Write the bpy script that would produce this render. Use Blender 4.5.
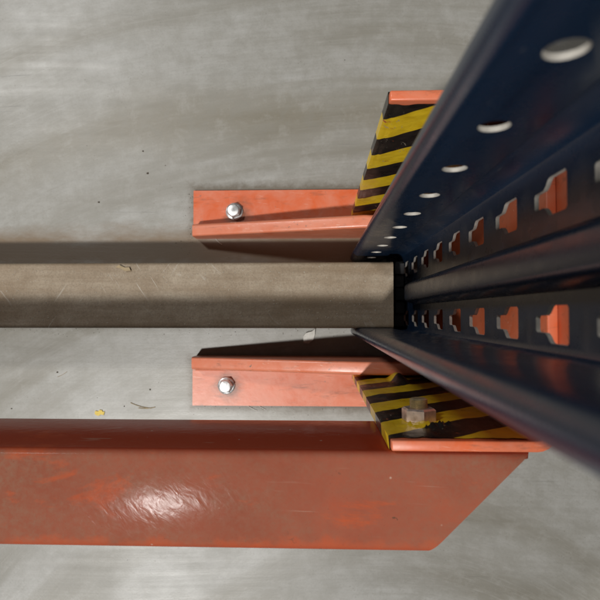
import bpy, bmesh, math, random
from mathutils import Vector, Matrix, noise
from mathutils.geometry import tessellate_polygon
random.seed(7)
U = 0.0013                      # one design unit in metres
scene = bpy.context.scene
col = scene.collection
for o in list(bpy.data.objects): bpy.data.objects.remove(o)

# ---------------------------------------------------------------- camera
H = 520
cam_d = bpy.data.cameras.new('camera'); cam = bpy.data.objects.new('camera', cam_d); col.objects.link(cam)
cam_d.sensor_width = 36; cam_d.lens = 36*520/600
cam_d.clip_start = 0.005; cam_d.clip_end = 100
cam.location = (0, 0, H*U)
cam.rotation_euler = Vector((-18, 14, -H)).to_track_quat('-Z', 'Y').to_euler()
fw = Vector((-18, 14, -H)).normalized(); rt = fw.cross(Vector((0, 1, 0))).normalized(); up = rt.cross(fw)
cam.rotation_euler = Matrix((rt, up, -fw)).transposed().to_euler()
cam_d.dof.use_dof = True; cam_d.dof.focus_distance = 0.43; cam_d.dof.aperture_fstop = 13
scene.camera = cam

# ---------------------------------------------------------------- light
world = bpy.data.worlds.new('World'); scene.world = world; world.use_nodes = True
bg = world.node_tree.nodes['Background']
bg.inputs[0].default_value = (1.0, 0.98, 0.95, 1); bg.inputs[1].default_value = 0.03

def lamp(name, d, dist, sx, sy, power, color):
    l = bpy.data.lights.new(name, 'AREA'); l.shape = 'RECTANGLE'; l.size = sx; l.size_y = sy
    l.energy = power; l.color = color
    o = bpy.data.objects.new(name, l); col.objects.link(o)
    v = Vector(d).normalized()
    o.location = v*dist
    o.rotation_euler = v.to_track_quat('Z', 'Y').to_euler()
    return o
lamp('ceiling_lamp_south', (-.30, -.385, 1), 6.0, 0.36, 0.22, 312, (1, .985, .95))
lamp('ceiling_lamp_north', (-.62, .56, 1), 6.4, 0.6, 0.30, 110, (1, .99, .97))

vs = scene.view_settings
vs.view_transform = 'Standard'; vs.look = 'None'; vs.exposure = 0; vs.gamma = 1

# ---------------------------------------------------------------- materials
class NT:
    def __init__(s, name):
        s.m = bpy.data.materials.new(name); s.m.use_nodes = True
        s.t = s.m.node_tree; s.b = s.t.nodes['Principled BSDF']
        s.tc = s.t.nodes.new('ShaderNodeTexCoord')
    def n(s, kind, **kw):
        nd = s.t.nodes.new('ShaderNode'+kind)
        for k, v in kw.items(): setattr(nd, k, v)
        return nd
    def l(s, a, b): s.t.links.new(a, b)
    def coords(s, scale=(1, 1, 1), rot=(0, 0, 0), src='Object'):
        m0 = s.n('Mapping'); m0.inputs['Rotation'].default_value = rot; s.l(s.tc.outputs[src], m0.inputs[0])
        mp = s.n('Mapping'); mp.inputs['Scale'].default_value = scale
        s.l(m0.outputs[0], mp.inputs[0]); return mp.outputs[0]
    def noise(s, vec, scale, detail=4, rough=.55, dist=0):
        nd = s.n('TexNoise'); nd.inputs['Scale'].default_value = scale; nd.inputs['Detail'].default_value = detail
        nd.inputs['Roughness'].default_value = rough; nd.inputs['Distortion'].default_value = dist
        s.l(vec, nd.inputs['Vector']); return nd.outputs['Fac']
    def ramp(s, fac, stops):
        r = s.n('ValToRGB'); e = r.color_ramp.elements
        while len(e) < len(stops): e.new(.5)
        for el, (p, c) in zip(e, stops):
            el.position = p; el.color = (*c, 1) if isinstance(c, tuple) else (c, c, c, 1)
        s.l(fac, r.inputs[0]); return r.outputs[0]
    def mix(s, fac, a, b, mode='MIX'):
        m = s.n('Mix', data_type='RGBA', blend_type=mode)
        for sock, v in ((m.inputs[0], fac), (m.inputs[6], a), (m.inputs[7], b)):
            if isinstance(v, (int, float)): sock.default_value = v
            elif isinstance(v, tuple): sock.default_value = (*v, 1)
            else: s.l(v, sock)
        return m.outputs[2]
    def math(s, op, a, b=0):
        m = s.n('Math', operation=op)
        for sock, v in ((m.inputs[0], a), (m.inputs[1], b)):
            if isinstance(v, (int, float)): sock.default_value = v
            else: s.l(v, sock)
        return m.outputs[0]
    def bump(s, h, strength, dist, normal=None):
        b = s.n('Bump'); b.inputs['Strength'].default_value = strength; b.inputs['Distance'].default_value = dist
        s.l(h, b.inputs['Height'])
        if normal: s.l(normal, b.inputs['Normal'])
        return b.outputs[0]
    def set(s, **kw):
        for k, v in kw.items():
            sock = s.b.inputs[k.replace('_', ' ')]
            if isinstance(v, (int, float)): sock.default_value = v
            elif isinstance(v, tuple): sock.default_value = (*v, 1)
            else: s.l(v, sock)
        return s.m

def mat_concrete():
    t = NT('concrete')
    # big warp so trowel streaks run in long shallow arcs
    v0 = t.coords((1, 1, 1))
    wn = t.n('TexNoise'); wn.inputs['Scale'].default_value = 1.6; wn.inputs['Detail'].default_value = 1
    t.l(v0, wn.inputs['Vector'])
    off = t.n('VectorMath', operation='SCALE'); t.l(wn.outputs['Color'], off.inputs[0]); off.inputs['Scale'].default_value = .07
    add = t.n('VectorMath', operation='ADD'); t.l(v0, add.inputs[0]); t.l(off.outputs[0], add.inputs[1])
    def warped(scale, rot=0):
        mp = t.n('Mapping'); mp.inputs['Scale'].default_value = scale; mp.inputs['Rotation'].default_value = (0, 0, rot)
        t.l(add.outputs[0], mp.inputs[0]); return mp.outputs[0]
    streak = t.noise(warped((1.3, 26, 1), .05), 3.0, 8, .62)
    streak2 = t.noise(warped((2.2, 90, 1), -.04), 3.0, 5, .6)
    broad = t.noise(warped((1.2, 5.0, 1), .12), 1.7, 3, .5)
    blot = t.noise(v0, 9, 6, .6, .4)
    fine = t.noise(v0, 420, 5, .7)
    c = t.ramp(streak, [(.25, (.285, .276, .25)), (.5, (.322, .315, .292)), (.78, (.355, .35, .332))])
    c = t.mix(t.ramp(streak2, [(.40, 0.0), (.72, .20)]), c, (.43, .422, .40))
    c = t.mix(t.ramp(broad, [(.50, 0.0), (.66, .60)]), c, (.215, .20, .165))
    # trowel arcs about a far centre
    dv = t.n('VectorMath', operation='SUBTRACT'); t.l(add.outputs[0], dv.inputs[0]); dv.inputs[1].default_value = (.10, -.75, 0)
    sx0 = t.n('SeparateXYZ'); t.l(dv.outputs[0], sx0.inputs[0])
    ang = t.math('ARCTAN2', sx0.outputs[0], sx0.outputs[1])
    ln = t.n('VectorMath', operation='LENGTH'); t.l(dv.outputs[0], ln.inputs[0])
    cv = t.n('CombineXYZ'); t.l(t.math('MULTIPLY', ln.outputs['Value'], 10.0), cv.inputs[0]); t.l(t.math('MULTIPLY', ang, 1.1), cv.inputs[1])
    a1 = t.noise(cv.outputs[0], 1.5, 3, .5, .3); a2 = t.noise(cv.outputs[0], 17, 7, .68)
    c = t.mix(t.ramp(a1, [(.46, 0.0), (.64, .75)]), c, (.185, .168, .130))
    c = t.mix(t.ramp(a2, [(.48, 0.0), (.72, .25)]), c, (.43, .42, .40))
    cv3 = t.n('CombineXYZ'); t.l(t.math('MULTIPLY', ln.outputs['Value'], 420.0), cv3.inputs[0]); t.l(t.math('MULTIPLY', ang, 9.0), cv3.inputs[1])
    a3 = t.noise(cv3.outputs[0], 1.0, 3, .6); m3 = t.noise(v0, 7, 3, .55)
    c = t.mix(t.math('MULTIPLY', t.ramp(a3, [(.54, 0.0), (.70, .30)]), t.ramp(m3, [(.42, 0.0), (.60, 1.0)])), c, (.46, .45, .43))
    c = t.mix(t.math('MULTIPLY', t.ramp(a3, [(.32, .24), (.46, 0.0)]), t.ramp(m3, [(.40, 1.0), (.58, .1)])), c, (.20, .188, .155))
    c = t.mix(t.ramp(a2, [(.30, .18), (.44, 0.0)]), c, (.23, .22, .19))
    c = t.mix(t.ramp(blot, [(.44, 0.0), (.70, .42)]), c, (.26, .247, .215))
    c = t.mix(t.ramp(t.noise(v0, 70, 7, .72), [(.55, 0.0), (.8, .25)]), c, (.42, .41, .39))
    c = t.mix(t.ramp(t.noise(v0, 160, 6, .7), [(.3, .22), (.46, 0.0)]), c, (.22, .208, .18))
    c = t.mix(t.ramp(fine, [(.38, .25), (.48, 0.0)]), c, (.20, .19, .17))
    st = t.math('ADD', t.math('ABSOLUTE', t.math('SUBTRACT', t.math('ADD', ln.outputs['Value'], t.math('MULTIPLY', ang, .10)), 1.045)),
                t.math('MULTIPLY', t.math('SUBTRACT', t.noise(v0, 5, 5, .6, .3), .5), .16))
    c = t.mix(t.ramp(st, [(.0, .55), (.055, 0.0)]), c, (.20, .175, .125))
    mott = t.noise(v0, 34, 9, .74, .2)
    c = t.mix(t.ramp(mott, [(.40, .40), (.52, 0.0)]), c, (.235, .225, .195))
    c = t.mix(t.ramp(mott, [(.52, 0.0), (.68, .30)]), c, (.41, .405, .385))
    pv = t.n('TexVoronoi'); pv.inputs['Scale'].default_value = 190; t.l(v0, pv.inputs['Vector'])
    c = t.mix(t.math('MULTIPLY', t.ramp(pv.outputs['Distance'], [(.07, .6), (.16, 0.0)]), t.ramp(t.noise(v0, 21, 3, .6), [(.5, 0.0), (.62, 1.0)])), c, (.15, .135, .11))
    # sparse thin dark scuffs
    sc = t.noise(warped((3, 130, 1), .22), 2.2, 3, .5)
    msk = t.noise(v0, 6, 2, .5)
    scm = t.math('MULTIPLY', t.ramp(sc, [(.66, 0.0), (.72, .6)]), t.ramp(msk, [(.5, 0.0), (.6, 1.0)]))
    c = t.mix(scm, c, (.13, .125, .115))
    # a few dirt spots
    vo = t.n('TexVoronoi'); vo.inputs['Scale'].default_value = 22; t.l(v0, vo.inputs['Vector'])
    c = t.mix(t.ramp(vo.outputs['Distance'], [(.008, .6), (.022, 0.0)]), c, (.10, .085, .06))
    # browner, darker band along the beam, edges broken up by noise
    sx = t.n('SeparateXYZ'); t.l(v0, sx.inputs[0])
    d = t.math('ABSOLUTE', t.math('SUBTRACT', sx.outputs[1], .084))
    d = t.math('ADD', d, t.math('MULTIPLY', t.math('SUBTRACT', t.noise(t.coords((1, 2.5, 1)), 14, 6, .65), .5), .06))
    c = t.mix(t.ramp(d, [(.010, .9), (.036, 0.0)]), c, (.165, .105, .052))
    # dirt packed along the feet of the guard
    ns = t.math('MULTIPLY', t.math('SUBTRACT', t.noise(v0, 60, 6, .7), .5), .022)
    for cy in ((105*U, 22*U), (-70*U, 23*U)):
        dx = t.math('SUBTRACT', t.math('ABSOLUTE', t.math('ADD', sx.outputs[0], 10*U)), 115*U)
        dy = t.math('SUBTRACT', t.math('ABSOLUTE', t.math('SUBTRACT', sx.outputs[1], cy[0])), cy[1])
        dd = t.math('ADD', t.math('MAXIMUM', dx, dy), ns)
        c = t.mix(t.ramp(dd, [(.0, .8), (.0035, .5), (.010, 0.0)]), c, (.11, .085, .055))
    rgh = t.ramp(t.math('ADD', t.math('MULTIPLY', blot, .5), t.math('MULTIPLY', streak, .5)), [(.35, .34), (.65, .50)])
    h = t.math('ADD', t.math('MULTIPLY', streak2, .3), t.math('MULTIPLY', fine, .4))
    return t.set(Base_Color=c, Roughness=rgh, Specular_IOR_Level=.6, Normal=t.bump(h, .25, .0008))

def mat_orange(name='orange_paint', pale=.45, lo=.46):
    t = NT(name); v = t.coords()
    dust = t.noise(v, 38, 6, .65, .5); blot = t.noise(v, 11, 4, .6)
    fine = t.noise(v, 600, 3, .6); peel = t.noise(v, 160, 2, .5)
    c = t.ramp(blot, [(.3, (.60, .105, .030)), (.7, (.70, .145, .050))])
    c = t.mix(t.ramp(dust, [(lo-.12, pale*.5 if pale > .5 else 0.0), (.75, pale)]), c, (.60, .30, .21))
    sm = t.noise(t.coords((1, 5, 5)), 30, 5, .7, .3)
    c = t.mix(t.ramp(sm, [(.56, 0.0), (.76, .65)]), c, (.15, .075, .045))
    c = t.mix(t.ramp(fine, [(.66, 0.0), (.74, .35)]), c, (.16, .08, .05))
    scr = t.noise(t.coords((4, 60, 60), (0, 0, .12)), 9, 3, .5, .3); msk = t.noise(v, 24, 2, .5)
    c = t.mix(t.math('MULTIPLY', t.ramp(scr, [(.64, 0.0), (.70, .7)]), t.ramp(msk, [(.5, 0.0), (.58, 1.0)])), c, (.74, .42, .32))
    chip = t.noise(v, 120, 5, .7, .2); mk2 = t.noise(v, 19, 2, .5)
    c = t.mix(t.math('MULTIPLY', t.ramp(chip, [(.64, 0.0), (.655, 1.0)]), t.ramp(mk2, [(.52, 0.0), (.60, 1.0)])), c, (.20, .13, .10))
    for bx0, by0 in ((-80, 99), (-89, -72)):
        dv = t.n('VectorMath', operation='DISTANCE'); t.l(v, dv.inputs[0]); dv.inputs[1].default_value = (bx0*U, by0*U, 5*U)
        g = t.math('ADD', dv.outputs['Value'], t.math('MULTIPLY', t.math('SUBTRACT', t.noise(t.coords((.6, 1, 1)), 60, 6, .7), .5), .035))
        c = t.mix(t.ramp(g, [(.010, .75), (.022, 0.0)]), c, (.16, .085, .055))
    return t.set(Base_Color=c, Roughness=t.ramp(dust, [(.3, .26), (.7, .46)]), Specular_IOR_Level=.55,
                 Normal=t.bump(peel, .12, .0006))

def mat_rail():
    t = NT('dusty_red_paint'); v = t.coords()
    blot = t.noise(v, 13, 5, .6, .3); dust = t.noise(v, 240, 6, .72); fine = t.noise(v, 900, 2, .5)
    c = t.ramp(blot, [(.30, (.24, .062, .036)), (.55, (.30, .082, .048)), (.75, (.38, .080, .038))])
    ge = t.n('NewGeometry'); sz = t.n('SeparateXYZ'); t.l(ge.outputs['Normal'], sz.inputs[0])
    upf = t.ramp(sz.outputs[2], [(.3, 0.0), (.9, 1.0)])     # dust only settles on what faces up
    c = t.mix(upf, (.33, .045, .018), c)
    c = t.mix(t.math('MULTIPLY', upf, t.math('MULTIPLY', t.ramp(t.noise(t.coords((1, 1.6, 1)), 7, 5, .6, .4), [(.35, .25), (.62, 1.5)]), t.ramp(dust, [(.40, .2), (.68, .55)]))), c, (.235, .125, .082))
    fresh = t.noise(t.coords((1, 2.2, 1)), 15, 8, .68, .4)
    c = t.mix(t.ramp(fresh, [(.57, 0.0), (.70, .65)]), c, (.50, .085, .025))
    so = t.n('SeparateXYZ'); t.l(v, so.inputs[0])
    ed = t.math('ADD', t.math('ABSOLUTE', t.math('ADD', so.outputs[1], .1425)), t.math('MULTIPLY', t.math('SUBTRACT', t.noise(v, 45, 7, .7), .5), .03))
    c = t.mix(t.ramp(ed, [(.001, .45), (.008, 0.0)]), c, (.50, .085, .028))       # rubbed outer edge
    c = t.mix(t.ramp(fine, [(.68, 0.0), (.76, .4)]), c, (.09, .045, .03))
    sr = t.noise(t.coords((3, 90, 30), (0, 0, .05)), 6, 3, .5, .2); mr = t.noise(v, 12, 3, .5)
    c = t.mix(t.math('MULTIPLY', t.ramp(sr, [(.66, 0.0), (.71, .6)]), t.ramp(mr, [(.50, 0.0), (.60, 1.0)])), c, (.40, .24, .18))
    ck = t.noise(v, 95, 6, .7, .3)
    c = t.mix(t.math('MULTIPLY', t.ramp(ck, [(.66, 0.0), (.67, .9)]), t.ramp(mr, [(.52, 0.0), (.58, 1.0)])), c, (.12, .06, .04))
    vo = t.n('TexVoronoi'); vo.inputs['Scale'].default_value = 60; t.l(v, vo.inputs['Vector'])
    c = t.mix(t.ramp(vo.outputs['Distance'], [(.03, .7), (.06, 0.0)]), c, (.5, .38, .3))
    rip = t.noise(t.coords((1.3, .55, 1), (0, 0, -.8)), 150, 3.0, .5, .5)
    h = t.math('ADD', rip, t.math('MULTIPLY', dust, .05))
    return t.set(Base_Color=c, Roughness=t.ramp(dust, [(.35, .12), (.7, .18)]), Specular_IOR_Level=.019,
                 Normal=t.bump(h, .40, .00032))

def mat_navy():
    t = NT('navy_paint'); v = t.coords()
    dust = t.noise(v, 45, 5, .65); st = t.noise(t.coords((14, 14, 1)), 9, 4, .6)
    c = t.ramp(st, [(.3, (.007, .018, .042)), (.7, (.011, .028, .062))])
    c = t.mix(t.ramp(dust, [(.55, 0.0), (.85, .08)]), c, (.10, .10, .11))
    scr = t.noise(t.coords((60, 60, 2.2), (.06, .04, 0)), 7, 3, .5)
    c = t.mix(t.math('MULTIPLY', t.ramp(scr, [(.70, 0.0), (.76, .5)]), t.ramp(dust, [(.5, 0.0), (.6, 1.0)])), c, (.17, .17, .17))
    return t.set(Base_Color=c, Roughness=t.ramp(dust, [(.3, .22), (.7, .34)]), Specular_IOR_Level=.6,
                 Normal=t.bump(t.noise(v, 170, 2, .5), .10, .0006))

def mat_metal(name, colr, rough, metal=1.0):
    t = NT(name); v = t.coords()
    n1 = t.noise(v, 220, 4, .65)
    c = t.ramp(n1, [(.35, tuple(x*.7 for x in colr)), (.65, colr)])
    return t.set(Base_Color=c, Metallic=metal, Roughness=t.ramp(n1, [(.3, rough*.8), (.7, min(1, rough*1.4))]),
                 Normal=t.bump(n1, .15, .0004))

def mat_brace():
    t = NT('dusty_galvanised_steel'); v = t.coords()
    a = t.noise(v, 26, 7, .7, .3); grain = t.noise(v, 520, 4, .75); long = t.noise(t.coords((1, 14, 1)), 7, 5, .6)
    c = t.ramp(a, [(.3, (.25, .19, .13)), (.7, (.40, .335, .255))])
    c = t.mix(t.ramp(long, [(.40, 0.0), (.66, .6)]), c, (.20, .14, .085))
    c = t.mix(t.ramp(t.noise(t.coords((1, 2, 1)), 5, 4, .6), [(.45, 0.0), (.62, .5)]), c, (.22, .15, .09))
    c = t.mix(t.ramp(grain, [(.40, .35), (.52, 0.0)]), c, (.15, .115, .08))
    c = t.mix(t.ramp(grain, [(.62, 0.0), (.72, .45)]), c, (.48, .44, .38))
    # pale scuffs
    s1 = t.noise(t.coords((9, 30, 9), (0, 0, .9)), 5, 4, .6, 1.5); m1 = t.noise(v, 14, 2, .5)
    sm = t.math('MULTIPLY', t.ramp(s1, [(.60, 0.0), (.70, .5)]), t.ramp(m1, [(.50, 0.0), (.64, 1.0)]))
    c = t.mix(sm, c, (.55, .52, .47))
    for rz, sc in ((-.95, 3.2), (1.0, 4.1)):
        s2 = t.noise(t.coords((5, 130, 5), (0, 0, rz)), sc, 2, .4, .25); m2 = t.noise(t.coords((1, 1, 1), (0, 0, rz)), 11, 2, .5)
        c = t.mix(t.math('MULTIPLY', t.ramp(s2, [(.68, 0.0), (.73, .5)]), t.ramp(m2, [(.54, 0.0), (.64, 1.0)])), c, (.58, .55, .49))
    return t.set(Base_Color=c, Roughness=.55, Metallic=.0, Specular_IOR_Level=.25, Normal=t.bump(grain, .35, .0008))

def mat_tape():
    t = NT('hazard_tape')
    sp = t.n('SeparateXYZ'); uv = t.n('UVMap'); t.l(uv.outputs[0], sp.inputs[0])
    wob = t.noise(t.coords(), 60, 3, .5)
    ph = t.math('ADD', sp.outputs[0], t.math('MULTIPLY', t.math('SUBTRACT', wob, .5), .012))
    fr = t.math('FRACT', ph)
    st = t.ramp(fr, [(.0, 0.0), (.008, 1.0), (.505, 1.0), (.515, 0.0)])
    v = t.coords(); d = t.noise(v, 55, 6, .7, .4)
    yel = t.ramp(d, [(.3, (.82, .53, .012)), (.6, (.93, .65, .025))])
    blk = t.ramp(d, [(.35, (.010, .009, .008)), (.7, (.035, .026, .020))])
    c = t.mix(st, blk, yel)
    s1 = t.noise(t.coords((60, 60, 5), (.3, .3, 0)), 6, 3, .5, .3); m1 = t.noise(v, 30, 2, .5)
    c = t.mix(t.math('MULTIPLY', t.ramp(s1, [(.64, 0.0), (.69, .6)]), t.ramp(m1, [(.48, 0.0), (.58, 1.0)])), c, (.42, .36, .28))
    ck = t.noise(v, 140, 6, .7, .3)
    c = t.mix(t.math('MULTIPLY', t.ramp(ck, [(.63, 0.0), (.64, 1.0)]), t.ramp(m1, [(.52, 0.0), (.58, 1.0)])), c, (.50, .12, .045))
    # worn away: brown glue and paint where the tape was rubbed near its foot
    w = t.math('MULTIPLY', t.ramp(t.noise(t.coords((1, 1, 1)), 42, 4, .6), [(.50, 0.0), (.56, 1.0)]),
               t.ramp(sp.outputs[1], [(.05, 1.0), (.34, 0.0)]))
    c = t.mix(t.math('MULTIPLY', w, .85), c, (.17, .055, .028))
    return t.set(Base_Color=c, Roughness=t.ramp(d, [(.3, .24), (.7, .45)]), Specular_IOR_Level=.55,
                 Normal=t.bump(t.noise(v, 70, 3, .6, .8), .3, .0015))

def mat_flat(name, c, rough=.6):
    t = NT(name); n1 = t.noise(t.coords(), 300, 4, .6)
    return t.set(Base_Color=t.ramp(n1, [(.3, tuple(x*.75 for x in c)), (.7, c)]), Roughness=rough)

M = dict(concrete=mat_concrete(), orange=mat_orange(), orange_dusty=mat_orange('dusty_orange_paint', .58, .42), rail=mat_rail(), navy=mat_navy(),
         zinc=mat_metal('zinc', (.86, .86, .86), .36, .75), nut=mat_metal('nut_steel', (.92, .74, .64), .34, .7),
         thread=mat_metal('thread_brass', (.75, .62, .36), .35, .6), cut=mat_metal('bare_cut_steel', (.50, .47, .42), .6, .25),
         brace=mat_brace(), tape=mat_tape(), black=mat_flat('black_steel', (.02, .02, .022), .5),
         straw=mat_flat('straw', (.36, .27, .15)), yellow=mat_flat('yellow_chip', (.75, .55, .10)),
         white=mat_flat('white_film', (.62, .60, .55), .4), grit=mat_flat('dark_grit', (.09, .07, .05)),
         pale=mat_flat('pale_grit', (.5, .45, .37)))

# ---------------------------------------------------------------- helpers (design units in, metres out)
def obj(name, bm, mats, parent=None, smooth=True, angle=35):
    me = bpy.data.meshes.new(name)
    for v in bm.verts: v.co *= U
    bm.to_mesh(me); bm.free()
    for m in (mats if isinstance(mats, (list, tuple)) else [mats]): me.materials.append(M[m])
    if smooth:
        for p in me.polygons: p.use_smooth = True
        me.set_sharp_from_angle(angle=math.radians(angle))
    o = bpy.data.objects.new(name, me); col.objects.link(o)
    if parent: o.parent = parent
    return o
def thing(name, label, cat, group=None):
    o = bpy.data.objects.new(name, None); o.empty_display_size = .05; col.objects.link(o)
    o['label'] = label; o['category'] = cat
    if group: o['group'] = group
    return o
def tag(o, label, cat, group=None):
    o['label'] = label; o['category'] = cat
    if group: o['group'] = group
    return o
def arc(cx, cy, r, a0, a1, n=6):
    return [(cx+r*math.cos(math.radians(a0+(a1-a0)*i/n)), cy+r*math.sin(math.radians(a0+(a1-a0)*i/n))) for i in range(n+1)]
def bevel(bm, w, seg=2, angle=30):
    es = [e for e in bm.edges if len(e.link_faces) == 2 and e.calc_face_angle(0) > math.radians(angle)]
    bmesh.ops.bevel(bm, geom=es, offset=w, segments=seg, profile=.5, affect='EDGES', clamp_overlap=True)
def box(bm, x0, x1, y0, y1, z0, z1):
    vs_ = [bm.verts.new((x, y, z)) for x in (x0, x1) for y in (y0, y1) for z in (z0, z1)]
    for f in ((0, 1, 3, 2), (4, 6, 7, 5), (0, 4, 5, 1), (2, 3, 7, 6), (0, 2, 6, 4), (1, 5, 7, 3)):
        bm.faces.new([vs_[i] for i in f])
    return vs_
def prism(bm, pts, axis, a0, a1):
    """extrude closed 2-D outline; axis 'x': pts are (y,z); 'y': (x,z); 'z': (x,y)"""
    def mk(p, a): return {'x': (a, p[0], p[1]), 'y': (p[0], a, p[1]), 'z': (p[0], p[1], a)}[axis]
    A = [bm.verts.new(mk(p, a0)) for p in pts]; B = [bm.verts.new(mk(p, a1)) for p in pts]
    n = len(pts)
    bm.faces.new(A); bm.faces.new(B[::-1])
    for i in range(n): bm.faces.new((A[i], B[i], B[(i+1) % n], A[(i+1) % n]))
    bmesh.ops.recalc_face_normals(bm, faces=bm.faces)
def sheet(bm, path, zs, fn=None):
    """open strip: path of (x,y) raised through levels zs"""
    g = [[bm.verts.new(fn(x, y, z) if fn else (x, y, z)) for z in zs] for x, y in path]
    for i in range(len(path)-1):
        for k in range(len(zs)-1):
            bm.faces.new((g[i][k], g[i+1][k], g[i+1][k+1], g[i][k+1]))
    return g
def solid(o, t, offset=-1, rim=0):
    s = o.modifiers.new('thickness', 'SOLIDIFY'); s.thickness = t*U; s.offset = offset
    s.material_offset_rim = rim; s.use_even_offset = True
    return s
def lathe(bm, prof, n=24, mtx=None):
    rows = []
    for r, z in prof:
        rows.append([bm.verts.new((mtx or Matrix()) @ Vector((r*math.cos(2*math.pi*i/n), r*math.sin(2*math.pi*i/n), z))) for i in range(n)])
    for a, b in zip(rows, rows[1:]):
        for i in range(n): bm.faces.new((a[i], a[(i+1) % n], b[(i+1) % n], b[i]))
    bm.faces.new(rows[0][::-1]); bm.faces.new(rows[-1])
def hexprism(bm, r, z0, z1, rot=0, mtx=None, cham=.0):
    mt = mtx or Matrix()
    def ring(rr, z): return [bm.verts.new(mt @ Vector((rr*math.cos(rot+math.pi/3*i), rr*math.sin(rot+math.pi/3*i), z))) for i in range(6)]
    rows = [ring(r, z0), ring(r, z1-cham)] + ([ring(r-cham*1.3, z1)] if cham else [])
    for a, b in zip(rows, rows[1:]):
        for i in range(6): bm.faces.new((a[i], a[(i+1) % 6], b[(i+1) % 6], b[i]))
    bm.faces.new(rows[0][::-1]); bm.faces.new(rows[-1])

# ---------------------------------------------------------------- floor
bm = bmesh.new()
v = [bm.verts.new(p) for p in ((-1500, -1500, 0), (1500, -1500, 0), (1500, 1500, 0), (-1500, 1500, 0))]
bm.faces.new(v)
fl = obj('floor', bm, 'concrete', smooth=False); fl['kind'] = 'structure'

# ---------------------------------------------------------------- rack upright (perforated navy post)
post = thing('rack_upright', 'dark navy perforated steel rack post rising past the camera', 'rack post')
PITCH = 42; ZB = 320
def slot_outline(yc, z0):
    # T-shaped slot, narrow end down
    p = [(-3.0, 0.8), (-2.2, 0), (2.2, 0), (3.0, .8), (3.1, 7.5), (4.0, 9.2), (6.0, 11.2), (6.6, 12.6), (6.6, 24), (5.6, 25), (-5.6, 25), (-6.6, 24),
         (-6.6, 12.6), (-6.0, 11.2), (-4.0, 9.2), (-3.1, 7.5)]
    return [(yc+a, z0+b) for a, b in p]
def round_outline(xc, zc, r, n=18):
    return [(xc+r*math.cos(2*math.pi*i/n), zc+r*math.sin(2*math.pi*i/n)) for i in range(n)]
NB, SB = 54.5, -17.0
prof = arc(37, 56.7, 4.6, -218, -90, 11)[:-1] + [(37, 52.1), (62, 52.1), (63.4, 52.7), (64.8, 53.9), (66.4, 54.5), (77.6, 54.5), (79.3, 53.8), (80, 52), (80, 31),
        (80, 4), (80, -11.4), (79.3, -13.2), (77.6, -14), (66.4, -14), (64.8, -13.6), (63.4, -12.6), (62, -12.0), (37, -12.0)] + arc(37, -16.6, 4.6, 90, 218, 11)[1:]
zl = [0, 26] + [68+PITCH*i for i in range(26)]
bm = bmesh.new(); cache = {}
def V(x, y, z):
    k = (round(x, 4), round(y, 4), round(z, 4))
    if k not in cache: cache[k] = bm.verts.new(k)
    return cache[k]
for (a, b) in zip(prof, prof[1:]):
    horiz = abs(a[1]-b[1]) < 1e-6       # runs along X
    hole = None
    if horiz and abs(a[0]-b[0]) == 25 and a[1] > 0: hole = 'round'
    elif not horiz and a[0] == 80 and b[0] == 80 and (a[1] == 52 or a[1] == 4): hole = 'slot'
    for z0, z1 in zip(zl, zl[1:]):
        if hole and z0 >= 26:
            if hole == 'slot':
                ring = slot_outline(40.6 if a[1] == 52 else -3.6, z0+6)
                outer = [(a[1], z0), (b[1], z0), (b[1], z1), (a[1], z1)]
                pos = lambda p: V(80, p[0], p[1])
            else:
                ring = round_outline(49, z0+13, 4.5)
                outer = [(a[0], z0), (b[0], z0), (b[0], z1), (a[0], z1)]
                pos = lambda p, y=a[1]: V(p[0], y, p[1])
            al = outer+ring
            want = Vector((b[0]-a[0], b[1]-a[1], 0)).cross(Vector((0, 0, 1)))
            for tri in tessellate_polygon([[Vector((p[0], p[1], 0)) for p in outer], [Vector((p[0], p[1], 0)) for p in ring]]):
                try: f = bm.faces.new([pos(al[i]) for i in tri])
                except ValueError: continue
                f.normal_update()
                if f.normal.dot(want) < 0: f.normal_flip()
                if hole == 'round' and a[1] < 0: f.material_index = 2
        else:
            bm.faces.new((V(a[0], a[1], z0), V(b[0], b[1], z0), V(b[0], b[1], z1), V(a[0], a[1], z1)))
body = obj('post_body', bm, ['navy', 'cut', 'navy', 'black'], post, angle=28)
solid(body, 1.6, -1, 1)
es = body.modifiers.new('crisp', 'EDGE_SPLIT'); es.split_angle = math.radians(30)
# rolled stiffening rib between the slot rows, round lower end
bm = bmesh.new()
def rib_sec(z, k):
    pts = [(79.9, 27.5), (76.5, 26.6), (72, 24.6), (70.4, 23.2), (70, 21.5), (70, 13), (70.4, 11.4), (72, 10), (76.5, 8.4), (79.9, 7.5)]
    return [bm.verts.new((79.9-(79.9-x)*k, 17.5+(y-17.5)*(.55+.45*k), z)) for x, y in pts]
secs = [rib_sec(z, k) for z, k in ((86, .02), (86.6, .35), (88, .62), (90.5, .84), (94, .96), (98, 1.0), (700, 1.0), (1100, 1.0))]
for a, b in zip(secs, secs[1:]):
    for i in range(9): bm.faces.new((a[i], a[i+1], b[i+1], b[i]))
bm.faces.new(secs[0]); bm.faces.new(secs[-1][::-1])
bmesh.ops.recalc_face_normals(bm, faces=bm.faces)
obj('stiffening_rib', bm, 'navy', post, angle=50)
# foot insert: dark shoe inside the post foot with a base plate
bm = bmesh.new()
for i, y in enumerate((-11, 1, 13, 25, 37)):
    box(bm, 71+.6*(i % 2), 79.4, y, y+9.5, .5, 36+3*(i % 3))
box(bm, 72.5, 79.6, -10, 49, .4, 32)
bevel(bm, .8, 1)
obj('foot_insert', bm, 'black', post)
bm = bmesh.new(); box(bm, 69, 94, -22, 62, .3, 3.9); bevel(bm, .8, 1)
obj('base_plate', bm, 'black', post)

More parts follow.
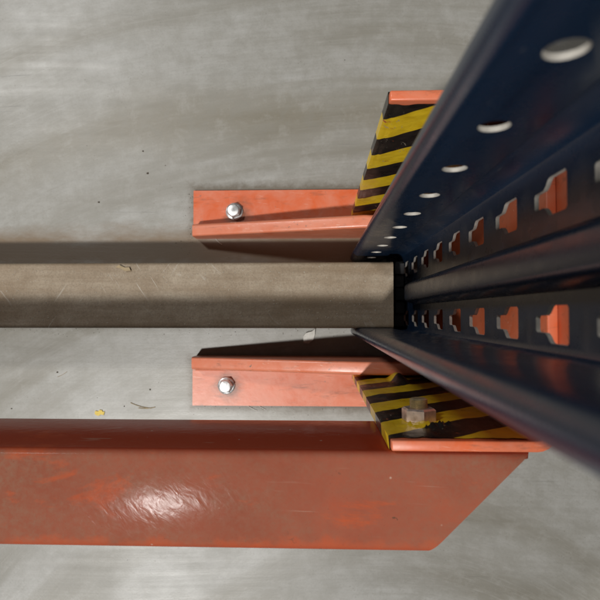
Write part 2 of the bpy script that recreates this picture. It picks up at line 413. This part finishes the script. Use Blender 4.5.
# ---------------------------------------------------------------- horizontal beam that runs into the post
bm = bmesh.new()
r = 3.2
y0, y1, zt = -12.2, 44.6, 75
pts = [(y0, 0.2)] + [(y, z) for y, z in arc(y0+r, zt-r, r, 180, 90)] + [(y, z) for y, z in arc(y1-r, zt-r, r, 90, 0)] + [(y1, 0.2)]
prism(bm, pts, 'x', -720, 63.5)
beam = tag(obj('floor_beam', bm, 'brace', angle=40), 'dusty brown steel beam on the floor running into the navy post', 'beam')
bm = bmesh.new(); prism(bm, [(y0-.25, 1), (y0-.25, zt-r)]+[(y, z) for y, z in arc(y0+r, zt-r, r+.25, 180, 90)]+[(y, z) for y, z in arc(y1-r, zt-r, r+.25, 90, 0)]+[(y1+.25, 1)], 'x', 62, 64.2)
obj('end_edge', bm, 'brace', beam)

# ---------------------------------------------------------------- column guard
guard = thing('column_guard', 'orange steel column guard with hazard tape, bolted down around the navy post', 'column guard')
GZ = 280
def lean(x, y, z):
    return (x, y+(3.5*max(0, (y-18)/78)*z/GZ), z)
ys, yn, xb, R = -57.6, 95.5, 104, 5
path = [(33.5, yn), (60, yn)] + arc(xb-R, yn-R, R, 90, 0) + [(xb, 20)] + arc(xb-R, ys+R, R, 0, -90) + [(60, ys), (33.5, ys)]
bm = bmesh.new(); sheet(bm, path, [4.2, 70, 140, 210, GZ], lean)
shell = obj('guard_shell', bm, 'orange', guard, angle=45)
solid(shell, 5.0, -1)
bv = shell.modifiers.new('edge', 'BEVEL'); bv.width = .8*U; bv.segments = 2; bv.limit_method = 'ANGLE'

def hazard_tape(side):
    yi = yn if side > 0 else ys
    inn = -1 if side > 0 else 1              # inner direction
    bm = bmesh.new(); uvl = bm.loops.layers.uv.new('UVMap')
    out = yi - inn*5.0
    e = .45
    # starts on the outer face, wraps the free edge, runs along the inner face
    pth = [(40, out-inn*e), (36, out-inn*e), (33.5-e, out-inn*.2), (33.5-e, yi+inn*.2)]
    x = 34.5
    xe = 97
    while x < xe: pth.append((x, yi+inn*e)); x += 1.15
    zs = [8+(GZ-3-8)*k/140 for k in range(141)]
    s = [0]
    for a, b in zip(pth, pth[1:]): s.append(s[-1]+math.hypot(a[0]-b[0], a[1]-b[1]))
    g = []
    for (x, y), si in zip(pth, s):
        row = []
        for z in zs:
            yy, zz = y, z
            if x > 33.4:
                p = Vector((x*.045, z*.03, side*3.1))
                w = max(0, noise.noise(p)+.12)**1.6*1.6 + abs(noise.noise(p*3.1))*.35
                if x < 37: w *= .3
                if side < 0 and y == yi+inn*e:
                    # puckered tape under the nut and a lifted flap by the foot
                    d = math.hypot((x-56)/16, (z-251)/5); w += 3.4*max(0, 1-d*d)*(.25+1.5*abs(noise.noise(Vector((x*.45, z*.25, 2)))))
                    d = math.hypot((x-68-(z-70)*.12)/9, (z-72)/30); w += 7*max(0, 1-d*d)**2
                yy = y+inn*w
            if z > GZ-6: zz = z - 2.2*max(0, noise.noise(Vector((x*.2, 4.4*side, 0))))
            row.append(bm.verts.new(lean(x, yy, zz)))
        g.append(row)
    for i in range(len(pth)-1):
        for k in range(len(zs)-1):
            f = bm.faces.new((g[i][k], g[i+1][k], g[i+1][k+1], g[i][k+1]))
            for lp, (a, b) in zip(f.loops, ((i, k), (i+1, k), (i+1, k+1), (i, k+1))):
                zz = zs[b]; xx = s[a]-9
                lp[uvl].uv = ((zz-.78*xx*(1 if side > 0 else -1)+(2 if side > 0 else 40))/57, zz/GZ)
    o = obj('hazard_tape', bm, 'tape', guard, angle=60)
    return o
hazard_tape(1)['label'] = 'flat yellow and black striped tape'
hazard_tape(-1)['label'] = 'worn peeling yellow and black striped tape'

bm = bmesh.new(); box(bm, 109.2, 113, -30, 84, 4.2, 306); bevel(bm, .6, 2)
obj('rear_plate', bm, 'orange', guard)

def foot(side):
    # flat bar outwards + tapered upright edge bar inwards
    s = side; c = 17.0
    bm = bmesh.new()
    yo, yi = c+s*107, c+s*66
    if side < 0: yo, yi = c-s*-108, c-66
    box(bm, -125, 108, min(yo, yi), max(yo, yi), .2, 4.0); bevel(bm, .9, 2)
    f = obj('floor_foot', bm, 'orange' if s > 0 else 'orange_dusty', guard)
    bm = bmesh.new()
    a, b = c+s*58.6, c+s*70.6
    xs = [-122, -60, 0, 40, 104]
    def hz(x): return 20 + 44*(x+125)/165
    rows = []
    for x in xs:
        h = min(hz(x), 64)
        sec = [(a, .4)] + arc(a+s*2.4, h-2.4, 2.4, 180 if s > 0 else 0, 90, 4) + arc(b-s*3.4, h-3.4, 3.4, 90, 0 if s > 0 else 180, 5) + [(b, 7.0), (b+s*1.0, 5.2), (b+s*2.8, 4.25), (b+s*3.2, .4)]
        rows.append([bm.verts.new((x, y, z)) for y, z in sec])
    n = len(rows[0])
    for p, q in zip(rows, rows[1:]):
        for i in range(n): bm.faces.new((p[i], q[i], q[(i+1) % n], p[(i+1) % n]))
    bm.faces.new(rows[0]); bm.faces.new(rows[-1][::-1])
    bmesh.ops.recalc_face_normals(bm, faces=bm.faces)
    obj('edge_bar', bm, 'orange_dusty', f, angle=40)
    # anchor bolt
    bx_, by_ = (-83.5, 102.5) if s > 0 else (-91, -71)
    bm = bmesh.new(); T = Matrix.Translation((bx_, by_, 0))
    lathe(bm, [(8.6, 4.1), (8.6, 5.3), (8.2, 5.7), (6.9, 6.0)], 28, T)
    obj('washer', bm, 'zinc', f, angle=35)
    bm = bmesh.new(); hexprism(bm, 7.2, 5.6, 12.4, .35 if s > 0 else .1, T, 1.3)
    lathe(bm, [(5.4, 12.2), (5.3, 12.7), (4.6, 12.9)], 20, T)
    obj('anchor_bolt', bm, 'zinc', f, angle=25)
foot(1); foot(-1)

# bolt and nut through the taped side
T = Matrix.Translation((54, ys+.8, 237)) @ Matrix.Rotation(-math.pi/2, 4, 'X')      # local z -> +y
bm = bmesh.new(); hexprism(bm, 9.2, 0, 6.6, math.pi/2+.12, T, .9)
obj('nut', bm, 'nut', guard, angle=25)
bm = bmesh.new()
pr = [(4.6, -12)]
for k in range(9): pr += [(4.2, 5.2+k*.68), (4.8, 5.5+k*.68), (4.8, 5.56+k*.68)]
pr += [(3.6, 11.7)]
lathe(bm, pr, 20, T); obj('threaded_bolt', bm, 'thread', guard, angle=20)

# ---------------------------------------------------------------- red rail bolted to the guard
rail = thing('guard_rail', 'dusty red steel guard rail with a mitred end, bolted beside the column guard', 'guard rail')
zt, zb, yi, yo = 277, 205, -63.4, -110.5
pr = [(-79, zb)] + [(y, z) for y, z in arc(yi-4, zb+4, 4, -90, 0)] + [(yi, 240)] + [(y, z) for y, z in arc(yi-4, zt-4, 4, 0, 90)] + \
     [(-85, zt)] + [(y, z) for y, z in arc(yo+6, zt-6, 6, 90, 180)] + [(yo, zt-14)]
bm = bmesh.new(); xs = [-720, -400, -200, -100, 0]
g = [[bm.verts.new((x, y, z)) for x in xs] + [bm.verts.new((97.5-(yi-y), y, z))] for y, z in pr]
for a, b in zip(g, g[1:]):
    for k in range(len(xs)): bm.faces.new((a[k], b[k], b[k+1], a[k+1]))
bmesh.ops.recalc_face_normals(bm, faces=bm.faces)
ch = obj('channel', bm, 'rail', rail, angle=40)
ch.data.flip_normals() if False else None
solid(ch, 3.6, -1)
es = ch.modifiers.new('crisp', 'EDGE_SPLIT'); es.split_angle = math.radians(40)
bm = bmesh.new(); T2 = Matrix.Translation((54, -67, 237)) @ Matrix.Rotation(math.pi/2, 4, 'X')
hexprism(bm, 9.0, 0.2, 7, 0, T2, 1.0); obj('bolt_head', bm, 'zinc', rail, angle=25)

# ---------------------------------------------------------------- litter
def flake(name, x, y, z, pts, h, m, rot=0, tilt=0):
    bm = bmesh.new(); prism(bm, pts, 'z', 0, h)
    bmesh.ops.transform(bm, matrix=Matrix.Translation((x, y, z)) @ Matrix.Rotation(rot, 4, 'Z') @ Matrix.Rotation(tilt, 4, 'X'), verts=bm.verts)
    return obj(name, bm, m, smooth=False)
def fp(px, py, z=0):
    k = (H-z)/H; return ((px-318)*k, (314-py)*k, z)
tag(flake('yellow_chip', *fp(98, 413.5, .1), [(-5, -1), (-4.4, 2.0), (-1.5, 1.4), (0, 3), (2.5, 2.6), (3.2, 1), (5.2, 1.4), (4.4, -2.2), (1, -1.6), (-.5, -3), (-3, -2.6)], .9, 'yellow'), 'small yellow paint chip on concrete beside the red rail', 'chip')
def straw(px, py, ln, ang, z=.3, r=.34, m='straw', bend=.1):
    bm = bmesh.new(); n = 6; rows = []
    for i in range(n+1):
        t = i/n-.5; c = Vector((t*ln, bend*ln*(4*t*t-1)*.5, r))
        rows.append([bm.verts.new(c+Vector((0, r*math.cos(a), r*.6*math.sin(a)))) for a in (0, 1.57, 3.14, 4.71)])
    for a, b in zip(rows, rows[1:]):
        for k in range(4): bm.faces.new((a[k], a[(k+1) % 4], b[(k+1) % 4], b[k]))
    bm.faces.new(rows[0]); bm.faces.new(rows[-1][::-1])
    bmesh.ops.recalc_face_normals(bm, faces=bm.faces)
    bmesh.ops.transform(bm, matrix=Matrix.Translation(fp(px, py, z)) @ Matrix.Rotation(ang, 4, 'Z'), verts=bm.verts)
    return obj('straw', bm, m)
tag(straw(140, 406, 22, -.25), 'longer bent straw on concrete between beam and red rail', 'straw')
tag(straw(146, 408, 17, .06), 'short level straw crossing the bent one beside the red rail', 'straw')
tag(straw(252, 407.5, 12, -.5, m='white'), 'pale shaving on concrete just below the lower orange foot', 'shaving')
tag(straw(262, 407, 9, -.55, m='white'), 'tiny pale shaving nearest the hazard tape, below the lower orange foot', 'shaving')
tag(straw(218, 241, 9, -.75, m='white', r=.35), 'thin white fibre in shadow beside the upper orange foot', 'fibre')
tag(straw(59, 375, 11, .5, r=.2, m='straw'), 'thin dark fibre on bare concrete below the beam', 'fibre')
tag(flake('wood_splinter', *fp(121, 267.5, 75.1), [(-7, -1.2), (-4, 1.7), (1, .8), (5, 2), (7, -.5), (3, -2.2), (-2, -1)], 1.6, 'straw', -.25), 'brown wood splinter lying on the dusty beam', 'splinter')
tag(flake('plastic_scrap', *fp(309, 336, .3), [(-8, -3), (-5, 3), (-1, 4.5), (5, 3), (9, 4), (6, -1), (2, -5), (-4, -6)], 2.2, 'white', .5, .15), 'whitish plastic scrap on the floor against the beam near the post', 'scrap')
# fine grit nobody could count
def grit(name, spots, m):
    bm = bmesh.new()
    for x, y, z, r in spots:
        n = 5; a0 = random.random()*6; k = random.uniform(.5, 1)
        b = [bm.verts.new((x+r*math.cos(a0+i*6.283/n)*random.uniform(.6, 1.1), y+r*k*math.sin(a0+i*6.283/n)*random.uniform(.6, 1.1), z)) for i in range(n)]
        tp = bm.verts.new((x, y, z+r*.7))
        for i in range(n): bm.faces.new((b[i], b[(i+1) % n], tp))
    o = obj(name, bm, m, smooth=False); o['kind'] = 'stuff'; return o
sp = []
for _ in range(45):
    sp.append((random.uniform(-330, 320), random.uniform(-300, 330), .05, random.choice((.3, .4, .5, .7))*random.uniform(.6, 1.2)))
for _ in range(110): sp.append((random.uniform(-320, 60), random.gauss(-16.5, 4), .05, random.uniform(.15, .6)))
for _ in range(70): sp.append((random.uniform(-130, 34), random.gauss(-94, 4), .05, random.uniform(.15, .6)))
for _ in range(40): sp.append((random.gauss(-130, 4), random.uniform(60, 124), .05, random.uniform(.15, .7)))
for px, py, r in ((140, 148, 1.6), (145, 171, 1.8), (163, 163, 1), (95, 200, 1.8), (54, 373, 1.6), (149, 390, 1.4), (123, 407, 1.2), (7, 410, 1.5)):
    x, y, z = fp(px, py); sp.append((x, y, .05, r*.85))
g1 = grit('floor_grit', [s for s in sp if not (-12.5 < s[1] < 45)], 'grit')
g1['label'] = 'fine dark grit scattered on the concrete'; g1['category'] = 'grit'
g2 = grit('beam_grit', [(random.uniform(-300, 60), random.uniform(-9, 41), 75.02, random.uniform(.25, .8)) for _ in range(420)], 'pale')
g2['label'] = 'pale grit sprinkled on top of the dusty beam'; g2['category'] = 'grit'
